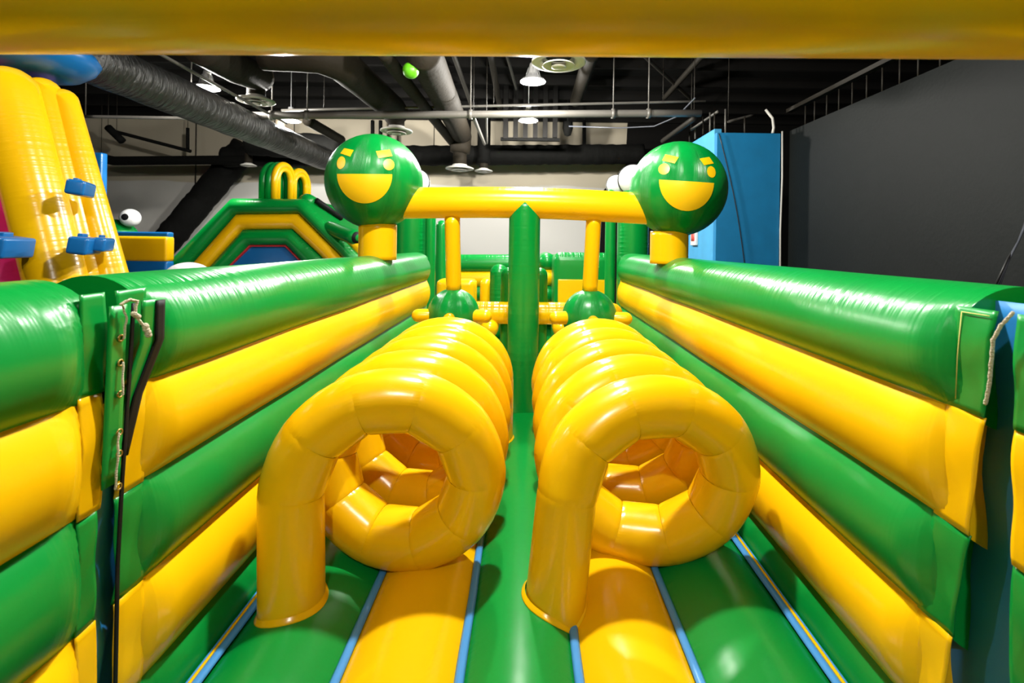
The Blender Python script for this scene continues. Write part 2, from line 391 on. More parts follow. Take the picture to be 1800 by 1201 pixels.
duct('ceiling_brace', [at(1238, 94, 8.6), at(1168, 172, 10.8)], .055, 'pipe_dark', 'diagonal brace right of the long pipe', 8, cat='brace')
duct('ceiling_brace', [at(1128, 94, 8.7), at(1215, 175, 10.9)], .035, 'pipe_dark', 'thin brace crossing the diagonal brace', 8, cat='brace')
duct('ceiling_brace', [at(1220, 208, 8.6), at(1165, 248, 10.2)], .05, 'pipe_dark', 'short brace above the right green ball', 8, cat='brace')
duct('ceiling_brace', [at(540, 212, 9.4), at(600, 246, 11.0)], .10, 'duct_brown', 'short brown duct left of the green ball top', 10)
pts = [at(1222, 172, 8.4), at(1190, 205, 9.0), at(1150, 222, 10.0), at(1090, 225, 10.4), at(1000, 222, 10.8)]
tag(MB().tube(pts, .014, 6).build('loose_cable', 'cable_grey'), 'loose grey cable sagging under the long pipe', 'cable')
# studs and pipes above the blue partition
for k, (px, py0, py1) in enumerate(((1212, 246, 232), (1222, 240, 222), (1236, 232, 205), (1248, 228, 198), (1256, 225, 200), (1275, 236, 192), (1309, 236, 205))):
    y = 8.36 if px > 1262 else 8.36+(1262-px)*.024
    tag(MB().tube([at(px, py0+4, y), at(px, py1, y)], .014, 6).build('hanger_rod', 'pipe_grey' if k % 2 else 'pipe_dark'), ['first', 'second', 'third', 'fourth', 'fifth', 'sixth', 'seventh'][k]+' thin rod from the left rising above the blue partition', 'rod', 'rods above the blue partition')
duct('conduit', [at(1215, 228, 9.4), at(1262, 196, 8.6)], .025, 'pipe_grey', 'pale conduit above the light blue wall', 8, cat='pipe')
duct('conduit', [at(1280, 214, 8.6), at(1325, 202, 8.9)], .022, 'pipe_grey', 'short pale conduit above the blue wall', 8, cat='pipe')
tag(MB().tube([at(1346, 193, 8.4), at(1358, 208, 8.35), at(1360, 225, 8.32), at(1358, 234, 8.32)], .022, 8).build('flex_conduit', 'diffuser_white'), 'pale bent conduit dropping to the blue wall corner', 'pipe')
# black comb rack
t = thing('cable_rack', at(930, 246, 11.5), 'black comb shaped rack hanging below the far lamp', 'rack')
a, b = at(880, 245, 11.5), at(984, 243, 11.5)
MB().box((a.x, 11.45, a.z-.03), (b.x, 11.55, a.z+.04)).build('rail', 'duct_black', t, False)
for k in range(6):
    q = a.lerp(b, (k+.5)/6); MB().box((q.x-.055, 11.4, q.z), (q.x+.055, 11.6, CZ)).build('slat', 'joist_black', t, False)
# black insulated beams along the back wall, ragged
def ragged(name, a, b, r0, label, seed, flat=.7):
    a, b = Vector(a), Vector(b); L = (b-a).length; n = int(L/.09); P = seg(a, b, n)
    R = [r0*(1+.10*mnoise.noise(V(i*.33, seed, 0))+.07*mnoise.noise(V(i*.9, seed, 5))) for i in range(n+1)]
    o = tag(MB().tube(P, R, 14).build(name, 'duct_black'), label, 'duct')
    MB().tube([P[n//2], (P[n//2].x, P[n//2].y, CZ)], .012, 5).build('hanger', 'duct_black', o)
    return o
ragged('black_duct', at(395, 276, 13.0), at(1130, 271, 13.0), .27, 'ragged black wrapped duct along the back wall', 1)
ragged('black_duct', at(258, 466, 13.5), at(432, 258, 13.5), .36, 'slanted black duct on the back wall at left', 2)
ragged('black_duct', at(440, 250, 12.2), at(600, 262, 12.2), .33, 'black wrapped duct behind the end of the foil duct', 4)
duct('black_pipe', [at(178, 278, 12.8), at(200, 283, 12.8), at(440, 281, 12.8)], .12, 'duct_black', 'black pipe running across the wall at left', cat='pipe')
duct('black_pipe', [at(205, 232, 12.6), at(335, 266, 12.6)], .045, 'duct_black', 'thin black sloping pipe on the left wall area', cat='pipe')
duct('black_pipe', [at(330, 225, 12.6), at(330, 262, 12.6)], .04, 'duct_black', 'short upright black pipe at left', cat='pipe')
duct('black_pipe', [at(190, 224, 12.5), at(215, 248, 12.5)], .09, 'duct_black', 'short black elbow pipe beside the yellow tower', cat='pipe')
for px, lb in ((655, 'left of the pair above the left ball'), (669, 'right of the pair above the left ball'), (825, 'right of the straight drop duct'), (1027, 'right of the comb rack')):
    duct('black_pipe', [at(px, 212, 13.2), at(px, 262, 13.2)], .05, 'duct_black', 'upright black pipe on the back wall, '+lb, cat='pipe')['group'] = 'upright pipes on the back wall'
tag(MB().lathe([(0, .12), (.12, .1), (.13, -.05), (.08, -.22), (0, -.25)], at(998, 222, 11.8), 16).tube([at(998, 222, 11.8), (at(998, 222, 11.8).x, 11.8, CZ-.01)], .02, 6).build('speaker', 'duct_black'), 'small black speaker under the ceiling right of the comb rack', 'speaker')
# lime ball stuck up in the ceiling
c = at(722, 124, 6.5)
tag(MB().ball(c, .108, 8, 0, .004).build('lime_ball', 'lime_rubber'), 'lime green ball caught between ceiling ducts', 'ball')

# ================================================================== the inflatable course
ZBED = HC-1.6            # grooves of the bed
BT = .085                # bulge of bed tubes over the grooves
# ---- bed
bed = thing('inflatable_bed', (0, 4, 0), 'inflatable floor of long green and yellow tubes between the side walls', 'inflatable floor')
Y0, Y1 = .4, 6.35
xs = [-1.15, -.665, -.219, .216, .652, 1.15]
def bedtube(xa, xb, mat):
    hw = (xb-xa)/2; R = (hw*hw+BT*BT)/(2*BT); cx = (xa+xb)/2; ya = lin(Y0, Y1, 110)
    vs, pk, us = [], [], []; n = 16
    for i, y in enumerate(ya):
        for j in range(n+1):
            x = -hw+2*hw*j/n
            z = math.sqrt(R*R-x*x)-(R-BT)
            z *= 1+.10*mnoise.noise(V(xa*3, y*1.1, 0))
            vs.append(V(cx+x, y, ZBED+z)); e = 1-abs(x)/hw
            pk.append(.35*math.exp(-(e*6)**2)); us.append(y)
        vs.append(V(cx+hw, y, .02)); vs.append(V(cx-hw, y, .02)); pk += [0, 0]; us += [0, 0]
    W = n+3; fs = []
    for i in range(len(ya)-1):
        for j in range(W): fs.append((i*W+j, i*W+(j+1) % W, (i+1)*W+(j+1) % W, (i+1)*W+j))
    fs.append(tuple(range(W))); fs.append(tuple((len(ya)-1)*W+j for j in range(W)))
    return MB().add(vs, fs, pk, us).build('floor_tube', mat, bed, True, 50)
for i, mt in enumerate(('green_vinyl', 'yellow_vinyl', 'green_vinyl', 'yellow_vinyl', 'green_vinyl')): bedtube(xs[i], xs[i+1], mt)
for i, x in enumerate(xs):
    n = 90; hw = .017
    def f(u, v, x=x): 
        y = Y0+(Y1-Y0)*u; return (x+(v-.5)*2*hw+.004*mnoise.noise(V(y*3, x*9, 1)), y, ZBED+.022+.008*math.sin(v*PI)+.004*mnoise.noise(V(y*4, x*7, 3)))
    MB().sheet(f, n, 4, .006).build('seam_strip', 'strip_blue', bed)
for sx in (-1, 1):
    MB().tube(seg((sx*1.176, Y0, ZBED+.02), (sx*1.176, Y1, ZBED+.02), 40), .008, 8).build('edge_piping', 'yellow_vinyl', bed)
    MB().tube(seg((sx*1.190, Y0, ZBED+.012), (sx*1.190, Y1, ZBED+.012), 40), .008, 8).build('edge_piping', 'strip_blue', bed)

tag(MB().box((-1.05, 6.45, 0), (1.05, 9.15, ZBED+.06), .05).build('inflatable_mat', 'green_vinyl'), 'green inflatable mat under the far obstacles', 'inflatable floor')
# ---- side walls: stacked tubes
XC, RT = 1.41, .21
seams = [HC-.10, HC-.455, HC-.80, HC-1.125, HC-1.465, HC-1.80]
def side_wall(sx, y0s, y1, label, near_round, far_round, endflaps=None):
    t = thing('inflatable_wall', (sx*XC, (y0s[0]+y1)/2, 0), label, 'inflatable wall')
    for k in range(5):
        zt, zb = seams[k], seams[k+1]; h = (zt-zb)/2
        if k == 0 and sx < 0: zt -= .02
        zc = zt-RT if k == 0 else (zt+zb)/2
        r0 = RT if k == 0 else .265
        xc = 1.20+r0
        ya = y0s[k]; P, R = [], []
        n = max(6, int((y1-ya)/.045))
        for i in range(n+1):
            y = ya+(y1-ya)*i/n
            q = 1.0
            sag = .012*mnoise.noise(V(y*1.3, k*5.0, sx))
            P.append(V(sx*xc, y, zc)); R.append(r0*q*(1+sag))
        La = y1-ya
        def pk(tt, a, i, k=k, La=La):
            # a measured from up vector; seam on top inner side
            e = min(tt, 1-tt)*La
            v = .45*math.exp(-(e/.10)**2)
            inner = (a if sx > 0 else 2*PI-a)
            if k == 0:
                v = max(v, .35*math.exp(-((a-(PI*2-.75 if sx < 0 else .75))/.38)**2) if True else 0)
                v = max(v, .35*math.exp(-((a-(.75 if sx < 0 else PI*2-.75))/.38)**2))
            return v
        tb = MB().tube(P, R, 48, 'flat', (0, 0, 1), False, pk)
        for i, (x_, y_, z_) in enumerate(tb.v):
            wgt = max(math.exp(-((y_-ya)/.055)**2) if near_round else 0, math.exp(-((y1-y_)/.055)**2) if far_round else 0)
            if abs(x_) < 1.262: tb.v[i] = (sx*(abs(x_)+(1.262-abs(x_))*wgt), y_, z_)
        tb.build('wall_tube', 'green_vinyl' if k % 2 == 0 else 'yellow_vinyl', t, True, 60)
    yb = y0s[-1]
    MB().box((sx*XC-.19, yb+.02, 0.0), (sx*XC+.19, y1-.02, .30), .02).build('base_skirt', 'blue_vinyl', t)
    return t
YE = 6.2
wl = side_wall(-1, [1.56, 1.56, 1.56, 1.57, 1.58], YE, 'long green and yellow striped inflatable wall on the left of the lane', True, True)
wr = side_wall(1, [1.37, 1.40, 1.44, 1.49, 1.53], YE+.25, 'long green and yellow striped inflatable wall on the right of the lane', True, True)
nl = side_wall(-1, [-.8]*5, 1.39, 'dim striped inflatable wall piece at the near left edge', False, True)
nr = side_wall(1, [-.8]*5, 1.20, 'dim striped inflatable wall piece at the near right edge', False, True)

# hem flaps at the wall ends
def flap(parent, sx, k, ya, yb, mat, x=1.256, wav=.005, lean=0.0, name='end_flap'):
    zt, zb = seams[k]-(.06 if k == 0 else 0), seams[k+1]
    def f(u, v):
        z = zt+(zb-zt)*v; y = ya+(yb-ya)*u+lean*v
        x_ = x-.006*max(0.0, math.sin(PI*v))**.7+wav*.5*math.sin(v*9+u*2+k)+.007*mnoise.noise(V(y*9, z*7, sx*3+k))
        return (sx*x_, y, z)
    return MB().sheet(f, 8, 16, .004).build(name, mat, parent)
cols = ['green_vinyl', 'yellow_vinyl', 'green_vinyl', 'yellow_vinyl', 'green_vinyl']
for k in range(5):
    flap(wl, -1, k, 1.60, 1.485, cols[k])
    e = [1.37, 1.40, 1.44, 1.49, 1.53][k]; e2 = ([1.37, 1.40, 1.44, 1.49, 1.53, 1.57][k+1])
    flap(wr, 1, k, e+.035, e-.085, cols[k], lean=e2-e)
    flap(nl, -1, k, 1.36, [1.445, 1.435, 1.42, 1.425, 1.425][k], cols[k], x=1.256)
    flap(nr, 1, k, 1.16, 1.235, cols[k], x=1.256)
# stitch line on the right top flap
pts = [(1.248, 1.383, HC-.175), (1.244, 1.39, HC-.30), (1.249, 1.40, HC-.43)]
MB().tube(seg((1.248, 1.300, HC-.175), (1.248, 1.383, HC-.175), 6), .0014, 5).build('stitch_line', 'stitch', wr)
MB().tube([Vector(q) for q in pts], .0014, 5).build('stitch_line', 'stitch', wr)
# blue drapes in the gaps
def drape(parent, sx, ya, yb, x, name='gap_drape', mat='drape_blue', z1=HC-.14):
    def f(u, v):
        z = z1*(1-v)+.02*v; y = ya+(yb-ya)*u
        return (sx*(x+.010*math.sin(u*7+v*6)*.6+.018*mnoise.noise(V(u*3, v*9, sx))), y+.01*math.sin(v*8), z)
    return MB().sheet(f, 14, 40, .004).build(name, mat, parent)
drape(nl, -1, 1.39, 1.552, 1.285, z1=HC-.72); drape(nr, 1, 1.02, 1.56, 1.34)
# left gap: black velcro strips and opened green flap
def strip(parent, pts, wdt, mat, name, th=.005):
    n = len(pts)
    def f(u, v):
        x = u*(n-1); i = min(int(x), n-2); q = Vector(pts[i]).lerp(Vector(pts[i+1]), x-i)
        return q+Vector(wdt)*(v-.5)
    return MB().sheet(f, 6*(n-1), 4, th).build(name, mat, parent)
strip(wl, [(-1.207, 1.600, HC-.20), (-1.207, 1.598, HC-.33), (-1.235, 1.545, HC-.50), (-1.246, 1.505, HC-.68)], (.0, .036, 0), 'black_vinyl', 'hook_tape')
strip(wl, [(-1.212, 1.558, HC-.195), (-1.215, 1.558, HC-.33), (-1.24, 1.52, HC-.50), (-1.248, 1.49, HC-.68)], (.0, .060, 0), 'green_vinyl', 'peeled_flap')
strip(wl, [(-1.225, 1.512, HC-.20), (-1.228, 1.505, HC-.40), (-1.235, 1.49, HC-.75), (-1.240, 1.484, HC-1.0), (-1.242, 1.483, HC-1.5)], (.0, .012, 0), 'black_vinyl', 'hook_tape')
strip(nl, [(-1.225, 1.455, HC-.20), (-1.228, 1.45, HC-.45), (-1.236, 1.45, HC-.74)], (.0, .062, 0), 'green_vinyl', 'lace_flap')
gz = [.30, .375, .47, .585, .65, .75]
for z in gz:
    c = V(-1.2215, 1.462, HC-z)
    bm = bmesh.new()
    MB().tube([c+V(0, .009*math.cos(a), .009*math.sin(a)) for a in lin(0, 2*PI*15/16, 15)], .003, 6, closed=True).build('grommet', 'brass', nl)
def rope(parent, pts, r, name='lace'):
    P = []
    for i in range(len(pts)-1):
        a, b = Vector(pts[i]), Vector(pts[i+1]); P += [a.lerp(b, k/6)+V(.0008*math.sin(k*1.7), .0008*math.cos(k), 0) for k in range(6)]
    P.append(Vector(pts[-1])); R = [r*(1+.12*math.sin(i*2.2)) for i in range(len(P))]
    return MB().tube(P, R, 8, 'dome').build(name, 'rope', parent)
rope(nl, [(-1.212, 1.455, HC-.20), (-1.208, 1.465, HC-.24), (-1.212, 1.462, HC-.30)], .003)
rope(nl, [(-1.214, 1.462, HC-.375), (-1.212, 1.460, HC-.47)], .003)
rope(nl, [(-1.220, 1.456, HC-.585), (-1.217, 1.452, HC-.65), (-1.222, 1.45, HC-.75)], .003)
rope(nl, [(-1.205, 1.44, HC-.195), (-1.195, 1.46, HC-.183), (-1.19, 1.482, HC-.19), (-1.193, 1.478, HC-.225), (-1.19, 1.485, HC-.245), (-1.185, 1.510, HC-.275)], .0045, 'knotted_cord')
rope(nl, [(-1.185, 1.508, HC-.27), (-1.183, 1.515, HC-.29), (-1.183, 1.52, HC-.30)], .009, 'cord_tuft')
rope(nl, [(-1.193, 1.472, HC-.228), (-1.190, 1.486, HC-.238)], .008, 'cord_knot')
rope(nr, [(1.225, 1.215, HC-.155), (1.215, 1.235, HC-.19), (1.215, 1.255, HC-.23), (1.225, 1.27, HC-.30), (1.235, 1.285, HC-.36), (1.240, 1.30, HC-.41)], .0045, 'knotted_cord')

def bedz(x):
    for xa, xb in zip(xs[:-1], xs[1:]):
        if xa <= x <= xb:
            hw = (xb-xa)/2; R = (hw*hw+BT*BT)/(2*BT); d = x-(xa+xb)/2
            return ZBED+math.sqrt(R*R-d*d)-(R-BT)
    return ZBED
# ---- the two spiral tunnels
def coil(cx, y0, lean0, label, R, Rz, pitch, zc):
    r, turns = .131, 4.5; zc += ZBED
    t = thing('spiral_tunnel', (cx, y0+.8, ZBED), label, 'inflatable tunnel')
    zb = ZBED-.005
    pts = [V(cx-R+lean0, y0-.02, zb)]
    N = int(turns*10)
    for i in range(N+1):
        a = PI-2*PI*i/10
        pts.append(V(cx+R*math.cos(a), y0+pitch*i/10, zc+Rz*math.sin(a)))
    pts.append(V(cx+R, y0+pitch*turns+.02, zb))
    T = [(b-a).normalized() for a, b in zip(pts[:-1], pts[1:])]
    n = 28
    for i, tv in enumerate(T):
        A, B = pts[i], pts[i+1]; L = (B-A).length
        n0 = (T[i-1]+tv).normalized() if i else tv
        n1 = (tv+T[i+1]).normalized() if i < len(T)-1 else tv
        mid = (A+B)/2; rad = mid-V(cx, mid.y, zc); e = (rad-tv*rad.dot(tv)).normalized(); b = tv.cross(e)
        vs, pk, us, fs = [], [], [], []
        QS = [0, .03, .07, .13, .3, .5, .7, .87, .93, .97, 1]; m = len(QS)-1
        for q in QS:
            bul = 1-.022*math.exp(-(min(q, 1-q)*L/.012)**2)
            for j in range(n):
                a = 2*PI*j/n; off = (e*math.cos(a)+b*math.sin(a))*r
                s0 = -off.dot(n0)/tv.dot(n0); s1 = L-off.dot(n1)/tv.dot(n1)
                vs.append(A+off*bul+tv*(s0+(s1-s0)*q)+(e*(.021*math.sin(PI*q)*(.5+.5*math.cos(a))) if 0 < i < len(T)-1 else V(0, 0, 0)))
                pk.append(.22*math.exp(-(min(q, 1-q)*L/.03)**2)); us.append(a*r+i*.71)
        for s in range(m):
            for j in range(n): fs.append((s*n+j, s*n+(j+1) % n, (s+1)*n+(j+1) % n, (s+1)*n+j))
        MB().add(vs, fs, pk, us).build('tube_segment', 'yellow_vinyl', t)
    for q in (pts[0], pts[-1]):
        n_ = 40; vs, fs = [], []
        for (rr, dz) in ((.97, .022), (1.0, .016), (1.08, .007), (1.09, .002), (.95, -.01)):
            for j in range(n_):
                a = 2*PI*j/n_; x_ = q.x+r*rr*math.cos(a); vs.append(V(x_, q.y+r*rr*math.sin(a), bedz(x_)+dz))
        for i in range(4):
            for j in range(n_): fs.append((i*n_+j, i*n_+(j+1) % n_, (i+1)*n_+(j+1) % n_, (i+1)*n_+j))
        MB().add(vs, fs).build('base_flange', 'yellow_vinyl', t)
    return t
coil(-.60, 2.06, .02, 'yellow inflatable spiral tunnel in the left lane', .385, .372, .385, .532)
coil(.595, 2.12, -.05, 'yellow inflatable spiral tunnel in the right lane', .403, .365, .43, .506)

# ---- arch with the two face balls
DA = 4.5
arch = thing('ball_arch', (0, DA, ZBED), 'yellow crossbar arch on a green post with two big smiling green balls', 'inflatable arch')
lc, rc = at(659, 320, DA), at(1191, 333, DA); RB = 84/FP*DA*.985
def head(c, name, label, feats, rot):
    b = MB().ball(c, RB, 10, rot, .007).build('face_ball', 'green_vinyl', arch); b['label'] = label
    vdir = (Vector(c)-cam.location).normalized(); right = vdir.cross(V(0, 0, 1)).normalized(); up = right.cross(vdir)
    def on(u, v, lift=1.004):
        k = math.sqrt(max(0, 1-u*u-v*v)); return Vector(c)+(right*u+up*v-vdir*k)*RB*lift
    for nm, poly in feats:
        # filled polygon as fan with rings so that it follows the sphere
        cu = sum(p[0] for p in poly)/len(poly); cv = sum(p[1] for p in poly)/len(poly)
        K = 7; vs, fs = [on(cu, cv)], []
        for k in range(1, K+1):
            for (u, v) in poly: vs.append(on(cu+(u-cu)*k/K, cv+(v-cv)*k/K))
        n = len(poly)
        for j in range(n): fs.append((0, 1+j, 1+(j+1) % n))
        for k in range(K-1):
            for j in range(n): fs.append((1+k*n+j, 1+(k+1)*n+j, 1+(k+1)*n+(j+1) % n, 1+k*n+(j+1) % n))
        o = len(vs)
        for (u, v) in poly: vs.append(on(u, v, .985))
        for j in range(n): fs.append((1+(K-1)*n+j, o+j, o+(j+1) % n, 1+(K-1)*n+(j+1) % n))
        MB().add(vs, fs).build(nm, 'face_yellow', b, True, 45)
    return b
def densify(P, k=6):
    out = []
    for i in range(len(P)):
        a, b = P[i], P[(i+1) % len(P)]
        for j in range(k): out.append((a[0]+(b[0]-a[0])*j/k, a[1]+(b[1]-a[1])*j/k))
    return out
def norm(P, cx, cy, r): return [((x-cx)/r, -(y-cy)/r) for x, y in P]
def circ(x, y, rx, ry, rot=0): return [(x+rx*math.cos(a)*math.cos(rot)-ry*math.sin(a)*math.sin(rot), y+rx*math.cos(a)*math.sin(rot)+ry*math.sin(a)*math.cos(rot)) for a in lin(0, 2*PI*27/28, 27)]
def mouth(x0, y0, x1, y1, xb, yb):
    top = [(x0+(x1-x0)*i/12, y0+(y1-y0)*i/12) for i in range(13)]
    cx, cy = (x0+x1)/2, (y0+y1)/2; hx = (x1-x0)/2; dy = yb-cy
    arc = [(cx+hx*math.cos(a)+(xb-cx)*math.sin(a), cy+(y1-y0)/2*math.cos(a)+dy*math.sin(a)) for a in lin(0, PI, 24)][1:-1]
    return top+arc
LB = (659, 320, 84); RBp = (1191, 333, 83.5)
head(lc, 'L', 'green ball with yellow eyes, slanted brows and an open smile, on the left wall', [
    ('brow', norm(densify([(610, 267), (625, 270), (620, 281), (604, 276)]), *LB)), ('brow', norm(densify([(660, 270), (682, 265), (686, 276), (664, 281)]), *LB)),
    ('eye', norm(circ(606, 291.5, 6.5, 10.5, .15), *LB)), ('eye', norm(circ(680.5, 290.5, 8.8, 9.3), *LB)), ('mouth', norm(mouth(600, 310, 686, 306, 644, 355.5), *LB))], .3)
head(rc, 'R', 'green ball with yellow eyes, slanted brows and an open smile, on the right wall', [
    ('brow', norm(densify([(1171, 275), (1192, 281), (1186, 291), (1166, 285)]), *RBp)), ('brow', norm(densify([(1225, 284), (1240, 281), (1247, 292), (1232, 295)]), *RBp)),
    ('eye', norm(circ(1169.5, 299.5, 9, 9), *RBp)), ('eye', norm(circ(1243, 306, 6.5, 9.5, -.2), *RBp)), ('mouth', norm(mouth(1162, 316.5, 1247, 324, 1204, 368), *RBp))], -.1)
ztop = seams[0]
for c, px in ((lc, 664), (rc, 1176)):
    x = at(px, 430, DA).x
    MB().tube(seg((x, DA, ztop-.06), (x, DA, c.z-RB*.9), 8), .172, 30, 'flat', None, False, lambda t_, a, i: .4*math.exp(-(min(t_, 1-t_)/.12)**2)).build('neck', 'yellow_vinyl', arch)
a, b = at(690, 358, DA), at(1160, 369, DA); RBAR = .145
P = [a.lerp(b, i/40)+V(0, 0, .035*math.sin(PI*i/40)) for i in range(41)]
MB().tube(P, RBAR, 40, 'flat', (0, 0, 1), False, lambda t_, a, i: .25*math.exp(-((a-PI*1.75)/.2)**2)+.25*math.exp(-((a-.3)/.3)**2)).build('crossbar', 'yellow_vinyl', arch)
zc = P[20].z; xp = at(921, 480, DA).x; rp = .1448
MB().tube(seg((xp, DA, ZBED+.02), (xp, DA, zc-.006), 40), [rp]*41, 48, 'flat', None, False, lambda t_, a, i: .12).build('post', 'green_vinyl', arch)
for px0, px1, cy, r_, cx2 in ((795, 796, 553, 47, 797), (1044, 1039, 557, 49, 1036)):
    top = at(px0, 380, DA); bc = at(cx2, cy, DA+.1); rb = r_/FP*DA
    dp = MB().tube(seg((top.x, DA, top.z), (bc.x, bc.y, bc.z+rb*.9), 10), .072, 24).build('drop_tube', 'yellow_vinyl', arch)
    hb = MB().ball(bc, rb, 8, .2, .02).build('hanging_ball', 'green_vinyl', arch)
    for sx in (-1, 1):
        MB().tube([bc+V(sx*rb*.8, -.08, -.0), bc+V(sx*rb*1.25, -.1, -.0)], .062, 16, 'dome').build('side_nub', 'yellow_vinyl', hb)
    MB().tube([bc+V(0, -rb*.8, -.0), bc+V(0, -rb*1.2, 0)], .05, 16, 'dome').build('front_nub', 'yellow_vinyl', hb)

# ---- near yellow beam over the frame
t = thing('entrance_arch', (0, 1.02, 0), 'yellow inflatable beam across the top of the view', 'inflatable arch')
P = [V(x, 1.02, HC+.5785-.001*x*x+.0085*x) for x in lin(-1.62, 1.62, 40)]
MB().tube(P, .17, 40, 'dome').build('beam', 'yellow_vinyl', t)
for sx in (-1, 1):
    MB().tube(seg((sx*1.46, 1.02, seams[0]-.05), (sx*1.46, 1.02, HC+.565), 10), .16, 28).build('upright', 'yellow_vinyl', t)

# ================================================================== farther parts of the course
# frog columns with white eyes behind the arch
def frog_column(cx_px, in_px, sx, eyes, label):
    d_ = 6.75
    t = thing('frog_column', (at(cx_px, 500, d_).x, d_, 0), label, 'inflatable column')
    x = at(cx_px, 430, d_).x
    MB().tube(seg((x, d_, .0), (x, d_, HC+.62), 30), .215, 30, 'dome', None, False, lambda t_, a, i: .8*(math.exp(-((a-2.2)/.25)**2)+math.exp(-((a-4.1)/.25)**2))).build('column', 'green_vinyl', t)
    x2 = at(in_px, 430, 6.6).x
    MB().tube(seg((x2, 6.62, .0), (x2, 6.62, HC+.70), 20), .07, 18, 'dome').build('side_tube', 'green_vinyl', t)
    for (px, py, r_, dd) in eyes:
        c = at(px, py, dd); r = r_/FP*dd
        e = MB().ball(c, r, 6, .1, .004).build('eye', 'white_vinyl', t)
        MB().tube([c+V(r*.99*math.cos(a), -r*.2, r*.99*math.sin(a)) for a in lin(0, 2*PI*31/32, 31)], r*.045, 6, closed=True, up=(0, 1, 0)).build('rim', 'black_vinyl', e)
        MB().tube([c+V(0, 0, -r*.8), (c.x, c.y, HC+.55)], r*.55, 14).build('stalk', 'green_vinyl', t)
    return t
frog_column(722, 756, -1, ((733, 321, 23, 6.75),), 'green column with a white eye behind the left face ball')
frog_column(1112, 1073, 1, ((1112, 317, 27, 6.75), (1083, 326, 18, 6.9)), 'green column with white eyes behind the right face ball')

# cross bar behind the hanging balls
DC = 5.35
t = thing('inflatable_hurdle', (0, DC, ZBED), 'yellow horizontal tube hurdle behind the green centre post', 'inflatable hurdle')
a, b = at(775, 549, DC), at(1075, 552, DC)
MB().tube(seg(a, b, 20), .122, 26, 'dome', None, False, lambda t_, a_, i: .5).build('bar', 'yellow_vinyl', t)
for px in (862, 985):
    q = at(px, 574, DC); MB().tube([q+V(0, -.12, 0), q+V(0, .12, 0)], .095, 20, 'dome').build('roller', 'yellow_vinyl', t)
for px in (893, 950):
    q = at(px, 500, DC+.1); MB().tube(seg((q.x, DC+.1, ZBED), (q.x, DC+.1, HC-.34), 8), .08, 18, 'dome').build('upright', 'green_vinyl', t)

def stack(name, label, px0, px1, d_, rows, depth=.3, cat='inflatable barrier'):
    """rows: (py0, py1, mat) horizontal tubes on each other"""
    c = at((px0+px1)/2, 500, d_); t = thing(name, (c.x, d_, 0), label, cat)
    for (a0, a1, mt) in rows:
        p, q = at(px0, (a0+a1)/2, d_), at(px1, (a0+a1)/2, d_); r = (a1-a0)/2/FP*d_*1.12
        MB().tube(seg(p, q, 16), r, 22, 'dome', (0, 0, 1), False, lambda t_, a_, i: .5*math.exp(-((a_-.5)/.4)**2)).build('tube', mt, t)
    return t
stack('striped_barrier', 'green and yellow striped barrier crossing the far end of the lane', 770, 980, 9.4,
      ((449, 477, 'green_vinyl'), (477, 503, 'yellow_vinyl'), (503, 528, 'green_vinyl'), (528, 552, 'yellow_vinyl'), (552, 580, 'green_vinyl'), (580, 606, 'green_vinyl')))
# green domed post and yellow rolls
q = at(877, 500, 8.0)
tag(MB().tube(seg((q.x, 8.0, .60), (q.x, 8.0, HC-.48), 14), .150, 24, 'dome', None, False, lambda t_, a_, i: .4).build('green_bollard', 'green_vinyl'), 'green domed bollard left of the centre post, far down the lane', 'bollard')
q = at(890, 500, 7.2)
tag(MB().tube(seg((q.x, 7.2, .55), (q.x, 7.2, HC-.63), 14), .085, 20, 'dome').build('green_bollard', 'green_vinyl'), 'narrow green bollard hugging the centre post, far down the lane', 'bollard')
for i, (px0, px1, py0, d_, lb) in enumerate(((766, 834, 492, 7.6, 'wide yellow pillow block behind the left hanging ball'), (843, 863, 491, 8.3, 'narrow yellow pillow block beside the green bollard'))):
    a, b = at(px0, py0, d_), at(px1, py0, d_)
    tag(MB().box((a.x, d_, .46), (b.x, d_+.5, a.z), .09).build('pillow_block', 'yellow_vinyl'), lb, 'inflatable block')
# box obstacle at right
d_ = 7.3; a, b = at(974, 447, d_), at(1082, 450, d_)
t = thing('inflatable_box', ((a.x+b.x)/2, d_, 0), 'green box obstacle with a yellow front panel behind the right yellow drop tube', 'inflatable block')
MB().box((a.x, d_, .46), (b.x, d_+.7, a.z+.0), .10).build('body', 'green_vinyl', t)
p, q = at(981, 491, d_), at(1077, 560, d_)
MB().box((p.x, d_-.02, q.z), (q.x, d_+.05, p.z), .015).build('front_panel', 'yellow_vinyl', t)
MB().tube(seg((a.x+.10, d_+.10, a.z-.06), (b.x-.10, d_+.10, a.z-.06), 20), .09, 20, 'dome', (0, 0, 1), False, lambda t_, a_, i: .9).build('top_roll', 'green_vinyl', t)
# striped wall end left of it
t = thing('striped_wall_end', (at(962, 500, 8.2).x, 8.2, 0), 'short striped wall piece between the centre post and the green box', 'inflatable wall')
for (y0_, y1_, mt) in ((446, 474, 'green_vinyl'), (474, 502, 'yellow_vinyl'), (502, 530, 'green_vinyl'), (530, 556, 'yellow_vinyl')):
    p = at(962, (y0_+y1_)/2, 8.2); r = (y1_-y0_)/2/FP*8.2*1.1
    MB().tube(seg((p.x, 8.22, p.z), (p.x, 9.0, p.z), 12), r, 20, 'dome').build('tube', mt, t)
# green parts behind the left drop tube
q = at(776, 440, 8.4)
tag(MB().tube(seg((q.x, 8.4, .46), (q.x, 8.4, HC+.30), 14), .10, 20, 'dome').build('green_pillar', 'green_vinyl'), 'green pillar just left of the left yellow drop tube', 'inflatable column')

